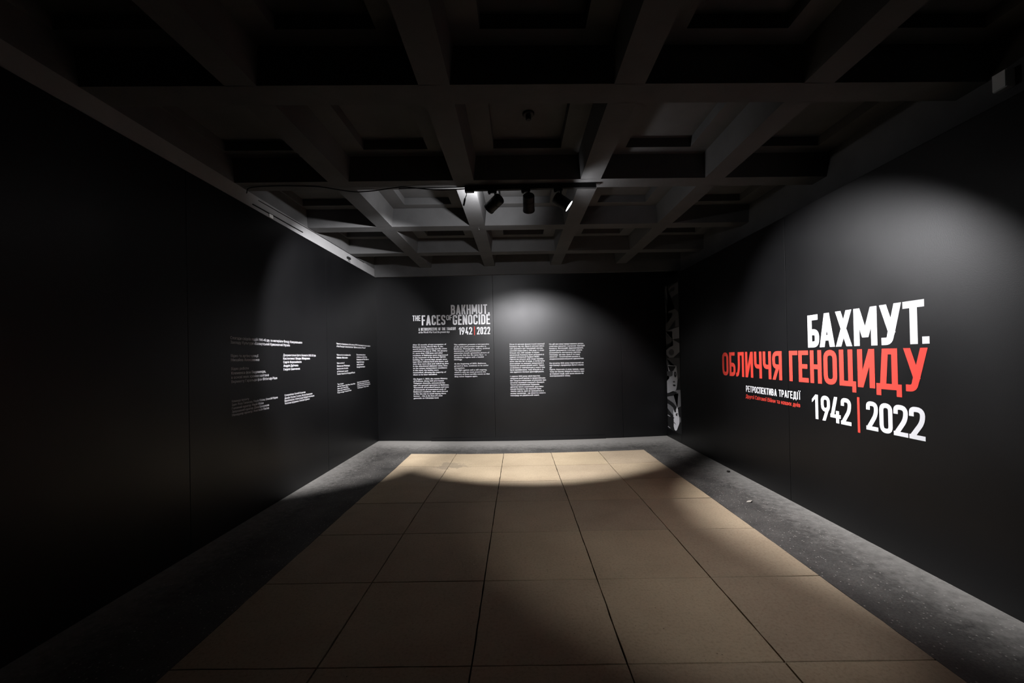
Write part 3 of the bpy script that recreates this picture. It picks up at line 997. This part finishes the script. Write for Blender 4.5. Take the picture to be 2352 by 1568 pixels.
# cut-out letter forms, top to bottom
strip_poly([(0, 0), (22, 0), (22, 240), (60, 238), (95, 232), (122, 268), (128, 300), (128, 395), (95, 395), (95, 330), (32, 405), (0, 430), (0, 350), (20, 345), (58, 300), (70, 262), (30, 258), (8, 250), (0, 236)], 1, 1, "picture_piece")
strip_poly([(22, 40), (60, 18), (128, 10), (128, 105), (80, 118), (60, 130), (22, 110)], 1, 1, "picture_piece")
strip_poly([(30, 60), (70, 34), (98, 40), (96, 62), (60, 70), (34, 84)], 0, 2, "picture_detail")
strip_poly([(76, 50), (92, 46), (90, 70), (78, 74)], 0, 3, "picture_detail")
strip_poly([(0, 420), (128, 400), (128, 500), (66, 504), (64, 430), (0, 432)], 2, 1, "picture_piece")
strip_poly([(0, 432), (62, 432), (62, 520), (20, 545), (0, 545)], 1, 1, "picture_piece")
strip_poly([(66, 505), (128, 545), (128, 620), (70, 670), (30, 672), (0, 640), (0, 600), (30, 575), (70, 562)], 2, 1, "picture_piece")
strip_poly(ell(52, 622, 26, 30), 1, 2, "picture_detail")
strip_poly([(0, 676), (128, 672), (128, 840), (102, 872), (96, 760), (82, 745), (10, 745), (0, 735)], 1, 1, "picture_piece")
# upper face
strip_poly([(12, 742), (96, 742), (100, 800), (104, 870), (96, 930), (88, 962), (60, 985), (0, 1005), (0, 892), (26, 862), (12, 800)], 3, 2, "picture_face")
strip_poly([(14, 748), (92, 748), (66, 792), (50, 796), (30, 790)], 0, 3, "picture_hair")
strip_poly([(2, 800), (50, 790), (62, 800), (58, 835), (30, 850), (6, 840)], 1, 3, "picture_detail")
strip_poly(ell(84, 822, 12, 26), 0, 3, "picture_eye")
strip_poly(ell(84, 818, 5, 7), 2, 4, "picture_eye")
strip_poly([(60, 884), (78, 880), (82, 894), (62, 898)], 1, 3, "picture_nose")
strip_poly([(58, 916), (78, 912), (88, 918), (78, 930), (62, 930)], 0, 3, "picture_mouth")
strip_poly([(0, 1004), (50, 985), (95, 960), (128, 952), (128, 1094), (96, 1120), (60, 1085), (0, 1060), (0, 1040), (80, 1010), (108, 985), (60, 1000), (10, 1030)], 2, 1, "picture_piece")
strip_poly([(0, 1010), (60, 975), (100, 980), (60, 1015), (0, 1035)], 0, 2, "picture_detail")
# lower face
strip_poly([(0, 1105), (30, 1112), (60, 1130), (60, 1200), (44, 1190), (0, 1150)], 2, 2, "picture_collar")
strip_poly([(94, 1108), (102, 1130), (106, 1175), (113, 1205), (112, 1250), (100, 1285), (88, 1318), (78, 1330), (66, 1326), (58, 1300), (60, 1240), (56, 1180), (62, 1140), (80, 1150)], 4, 3, "picture_face")
strip_poly([(62, 1140), (76, 1120), (84, 1128), (84, 1160), (70, 1168)], 0, 4, "picture_hair")
strip_poly(ell(88, 1184, 8, 9), 0, 5, "picture_eye")
strip_poly([(80, 1170), (100, 1166), (104, 1172), (84, 1176)], 1, 4, "picture_brow")
strip_poly([(58, 1216), (66, 1214), (66, 1222), (58, 1226)], 1, 4, "picture_nose")
strip_poly([(60, 1256), (74, 1264), (84, 1276), (70, 1268), (60, 1266)], 0, 4, "picture_mouth")
strip_poly(ell(117, 1215, 9, 26), 2, 2, "picture_ear")
strip_poly([(0, 1208), (26, 1216), (26, 1222), (0, 1218)], 3, 2, "picture_mark")
strip_poly([(0, 1318), (24, 1326), (24, 1332), (0, 1326)], 3, 2, "picture_mark")

# ------------------------------------------------------------------ track and spotlights
TR_Y, TR_Z = 4.245, ZC
TRK = tag(empty("lighting_track", (0.17, TR_Y, ZC)), "black lighting track under the ceiling rib, carrying three spotlights", "light track")
obj("rail", boxm(-0.66, 0.675, -0.02, 0.02, -0.052, -0.001, bevel=0.002), M_BLACK, TRK)
obj("rail_slot", boxm(-0.65, 0.66, -0.007, 0.007, -0.0532, -0.048), M_CABLE, TRK)
obj("end_cap", boxm(0.672, 0.683, -0.0215, 0.0215, -0.054, 0.0, bevel=0.003), M_BLACK, TRK)
obj("feed_box", boxm(-0.685, -0.59, -0.024, 0.024, -0.066, -0.004, bevel=0.004), M_BLACK, TRK)
PL = tag(empty("power_plug", (-0.498, TR_Y, ZC - 0.066)), "black plug hanging by its lead from the feed box of the track", "plug")
bm = bmesh.new()
tube(bm, spline([(0, 0, 0), (-0.004, 0, -0.034), (-0.017, 0, -0.059)], 5), 0.004, 6)
obj("lead", bm, M_CABLE, PL)
bm = lathe([(0.004, 0.0), (0.009, -0.012), (0.0105, -0.03), (0.0105, -0.08), (0.008, -0.086)], 12)
pc = obj("plug_body", bm, M_BLACK, PL); pc.location = (-0.016, 0, -0.055); pc.rotation_euler = (0, 0.2, 0)

bm = bmesh.new()
for z in (-0.006, -0.020):
    tube(bm, spline([(0.68, 0, z), (0.72, 0.0, z + 0.002), (0.745, 0.0, -0.002)], 4), 0.0025, 6)
obj("end_wires", bm, M_STEEL, TRK)


def spotlight(loc, axis, label, beam=BEAM_W, spill=SPILL_W, half=38.5, blend=0.4, lens_on=True, stray=None):
    """loc: point where the stem meets the track; axis: aiming direction"""
    ax = Vector(axis).normalized()
    L = tag(empty("track_spotlight", loc), label, "spotlight", "spotlights on the lighting track" if lens_on else None)
    # adapter clipped into the rail
    obj("adapter", boxm(-0.075, 0.018, -0.017, 0.017, -0.024, 0.0, bevel=0.003), M_BLACK, L)
    obj("latch", boxm(-0.070, -0.046, -0.014, 0.014, -0.036, -0.022, bevel=0.003), M_BLACK, L)
    bm = bmesh.new()
    tube(bm, [(0, 0, -0.02), (0, 0, -0.072)], 0.0095, 12)
    obj("stem", bm, M_BLACK, L)
    piv = Vector((0, 0, -0.082))
    bm = bmesh.new()
    side = ax.cross(Vector((0, 0, 1))).normalized()
    tube(bm, [piv - side * 0.022, piv + side * 0.022], 0.016, 12)
    obj("knuckle", bm, M_BLACK, L)
    # can: lathe along local +z, lens at +z
    rot = ax.to_track_quat('Z', 'Y').to_matrix().to_4x4()
    cen = piv + ax * 0.015 - Vector((0, 0, 1)) * 0.045
    prof = [(0.020, -0.098), (0.043, -0.096), (0.050, -0.088), (0.0515, -0.080), (0.0515, -0.036), (0.0495, -0.035), (0.0495, -0.031), (0.0515, -0.030),
            (0.0515, -0.024), (0.0495, -0.023), (0.0495, -0.019), (0.0515, -0.018), (0.0515, 0.070), (0.054, 0.072), (0.054, 0.090), (0.050, 0.090), (0.050, 0.082)]
    prof = [(r_ * 1.17, z_ * 0.97) for r_, z_ in prof]
    bm = lathe(prof, 36, cap1=False)
    b = obj("can", bm, M_BLACK, L, smooth=False)
    b.matrix_local = Matrix.Translation(cen) @ rot
    bm = lathe([(0.0005, 0.0835), (0.0584, 0.0835)], 36, cap0=False, cap1=False)
    ln = obj("lens", bm, M_LENS if lens_on else M_BLACK, L)
    ln.matrix_local = Matrix.Translation(cen) @ rot
    ln["label"] = "glowing round lens"
    if not lens_on:
        return L
    mount = Matrix.Translation(Vector(loc) + cen + ax * 0.094) @ ax.to_track_quat('-Z', 'Y').to_matrix().to_4x4()
    for nm, kind, en in (("beam", 'SPOT', beam), ("hot", 'SPOT', beam * 0.5), ("spill", 'SPOT', spill)):
        if en <= 0: continue
        ld = bpy.data.lights.new("spot_" + nm, kind)
        ld.energy = en
        ld.color = LAMP_COLOR
        ld.spot_size = math.radians({"beam": 2 * half, "hot": 1.15 * half, "spill": 169}[nm])
        ld.spot_blend = {"beam": blend, "hot": 1.0, "spill": 0.08}[nm]
        ld.shadow_soft_size = 0.035
        lo = bpy.data.objects.new("spot_" + nm, ld)
        COL.objects.link(lo)
        lo.matrix_world = mount
    if stray:      # glare thrown up past the lens rim
        ld = bpy.data.lights.new("spot_stray", 'SPOT')
        ld.energy = stray[0]
        ld.color = LAMP_COLOR
        ld.spot_size = math.radians(130)
        ld.spot_blend = 0.6
        ld.shadow_soft_size = 0.03
        lo = bpy.data.objects.new("spot_stray", ld)
        COL.objects.link(lo)
        lo.matrix_world = Matrix.Translation(mount.translation) @ Vector(stray[1]).to_track_quat('-Z', 'Y').to_matrix().to_4x4()
    return L


A1 = (-0.68, 0.53, -0.395)
A2 = (0.02, 0.77, -0.64)
A3 = (0.78, -0.075, -0.575)
spotlight((-0.201, TR_Y, ZC - 0.0535), A1, "black can spotlight beside the feed box, tipped towards the credits", spill=1.2, half=35.5, blend=0.4, beam=BEAM_W * 1.35, stray=(95.0, (-0.50, 0.78, 0.42)))
spotlight((0.149, TR_Y, ZC - 0.0535), A2, "black can spotlight, the middle one of three, facing the end wall", half=37.5, spill=2.2, beam=BEAM_W * 1.2)
spotlight((0.486, TR_Y, ZC - 0.0535), A3, "black can spotlight with its lit lens edge showing, tipped towards the big title", half=37.0, blend=0.6, spill=1.0, beam=BEAM_W * 0.95, stray=(12.0, (0.75, 0.1, 0.65)))

# a further spotlight on its own short track, overhead
TK2 = tag(empty("lighting_track", (2.45, sk(2.45, -0.06), ZC)), "short black lighting track under a ceiling rib, carrying a single spotlight", "light track")
obj("rail", boxm(-0.30, 0.30, -0.02, 0.02, -0.052, -0.001, bevel=0.002), M_BLACK, TK2)
spotlight((2.45, sk(2.45, -0.06), ZC - 0.0535), (-0.27, 0.68, -0.67), "black can spotlight alone on the short track", beam=140.0, spill=0.0, half=18.0, blend=0.7)

# ------------------------------------------------------------------ cables and small things
bm = bmesh.new()
yc = TR_Y - 0.035
tube(bm, spline([(-0.50, TR_Y - 0.015, 3.365), (-0.65, yc, 3.352), (-0.80, yc, 3.353), (-0.98, yc, 3.372), (-1.143, yc, 3.392), (-1.28, yc, 3.382), (-1.42, yc, 3.364), (-1.54, yc, 3.355), (-1.655, yc, 3.354),
                 (-1.82, yc - 0.02, 3.372), (-2.0, yc - 0.06, 3.39), (-2.25, yc - 0.09, 3.392), (-2.46, yc - 0.1, 3.392), (-2.70, yc - 0.08, 3.388), (-2.775, yc - 0.02, 3.36)], 5), 0.0055, 7)
tag(obj("power_cable", bm, M_CABLE), "black power cable sagging along the ceiling rib to the feed box", "cable")
bm = bmesh.new()
tube(bm, spline([(-0.50, TR_Y + 0.01, 3.395), (-0.75, TR_Y + 0.012, 3.3955), (-1.0, TR_Y + 0.012, 3.3955), (-1.21, TR_Y + 0.01, 3.395)], 6), 0.004, 6)
tag(obj("power_cable", bm, M_CABLE), "thin second cable running straight under the rib above the sagging one", "cable")
bm = bmesh.new()
tube(bm, spline([(WL + 0.002, 4.30, 3.286), (WL + 0.002, 4.65, 3.291), (WL + 0.002, 5.0, 3.293), (WL + 0.002, 5.31, 3.297)], 5), 0.0065, 6)
tag(obj("wall_cable", bm, M_CABLE), "short thick black cable lying low along the pale edge beam", "cable")
bm = bmesh.new()
tube(bm, spline([(WL + 0.001, 4.40, 3.365), (WL + 0.001, 5.0, 3.378), (WL + 0.001, 5.5, 3.388), (WL + 0.001, 6.2, 3.393), (WL + 0.001, 6.9, 3.396), (WL + 0.001, 7.45, 3.394)], 5), 0.004, 6)
tag(obj("wall_cable", bm, M_CABLE), "long thin black cable running high along the pale edge beam", "cable")
bm = boxm(0, 0.03, -0.05, 0.05, -0.012, 0.022, bevel=0.003)
tube(bm, [(0.015, 0.02, -0.01), (0.012, 0.06, -0.05)], 0.003, 6)
tube(bm, [(0.015, -0.01, -0.01), (0.012, -0.0, -0.052)], 0.003, 6)
o = obj("cable_bracket", bm, M_BLACK); o.location = (WL - 0.005, 6.75, 3.302)
tag(o, "small black bracket with two wires on the pale edge beam", "bracket")
bm = boxm(0, 0.012, -0.035, 0.035, -0.022, 0.022, bevel=0.003)
o = obj("cover_plate", bm, M_PLASTIC); o.location = (WL - 0.005, 4.62, 3.272)
tag(o, "small pale cover plate at the start of the thick cable", "plate")

JB = tag(empty("junction_box", (3.225, 2.69, 3.33)), "small white plastic box fixed to the edge beam above the title partition", "junction box")
obj("body", boxm(-0.055, 0.0, -0.06, 0.02, -0.058, 0.058, bevel=0.008), M_PLASTIC, JB)
obj("lid", boxm(-0.061, -0.054, -0.056, 0.016, -0.054, 0.054, bevel=0.003), M_PLASTIC, JB)

CS = tag(empty("ceiling_socket", (0.137, 3.54, ZC + DEP + 0.088)), "dark round socket in the middle of a ceiling coffer", "socket")
obj("plate", lathe([(0.052, 0.0), (0.052, -0.012), (0.046, -0.018), (0.02, -0.018)], 24), M_BLACK, CS)
obj("holder", lathe([(0.024, -0.016), (0.024, -0.055), (0.018, -0.06)], 20), M_BLACK, CS)

bm = bmesh.new()
tube(bm, spline([(0, 0, 0.002), (0, 0, -0.02), (0.006, 0, -0.035), (0.012, 0, -0.028)], 5), 0.0025, 6)
o = obj("wire_hook", bm, M_STEEL); o.location = (-0.50, 5.60, ZC)
tag(o, "tiny pale wire hook where two ceiling ribs cross", "hook")

bm = bmesh.new()
pv = [(-0.045, -0.02, 0), (0.0, -0.045, 0.012), (0.05, 0.005, 0.020), (0.02, 0.04, 0.004), (-0.02, 0.015, 0.006)]
top = [bm.verts.new(p) for p in pv]
cv = bm.verts.new((0, 0, 0.016))
for k in range(5): bm.faces.new((top[k], top[(k + 1) % 5], cv))
low = [bm.verts.new((p[0], p[1], p[2] - 0.0012)) for p in pv]
cl = bm.verts.new((0, 0, 0.0148))
for k in range(5):
    bm.faces.new((low[(k + 1) % 5], low[k], cl))
    bm.faces.new((top[k], low[k], low[(k + 1) % 5], top[(k + 1) % 5]))
o = obj("paper_scrap", bm, M_PAPER); o.scale = (0.75, 0.75, 0.75); o.location = (2.448, 4.41, fz(2.448, 4.41) + 0.0013)
tag(o, "small crumpled pale paper scrap on the dark floor border", "paper")
bm = bmesh.new()
bmesh.ops.create_icosphere(bm, subdivisions=2, radius=0.022)
rr = random.Random(3)
for v in bm.verts:
    v.co *= rr.uniform(0.75, 1.1); v.co.z *= 0.6
o = obj("grit_lump", bm, M_STONE); o.location = (2.80, 5.52, 0.010)
tag(o, "small dark lump of grit on the border by the title partition", "debris")
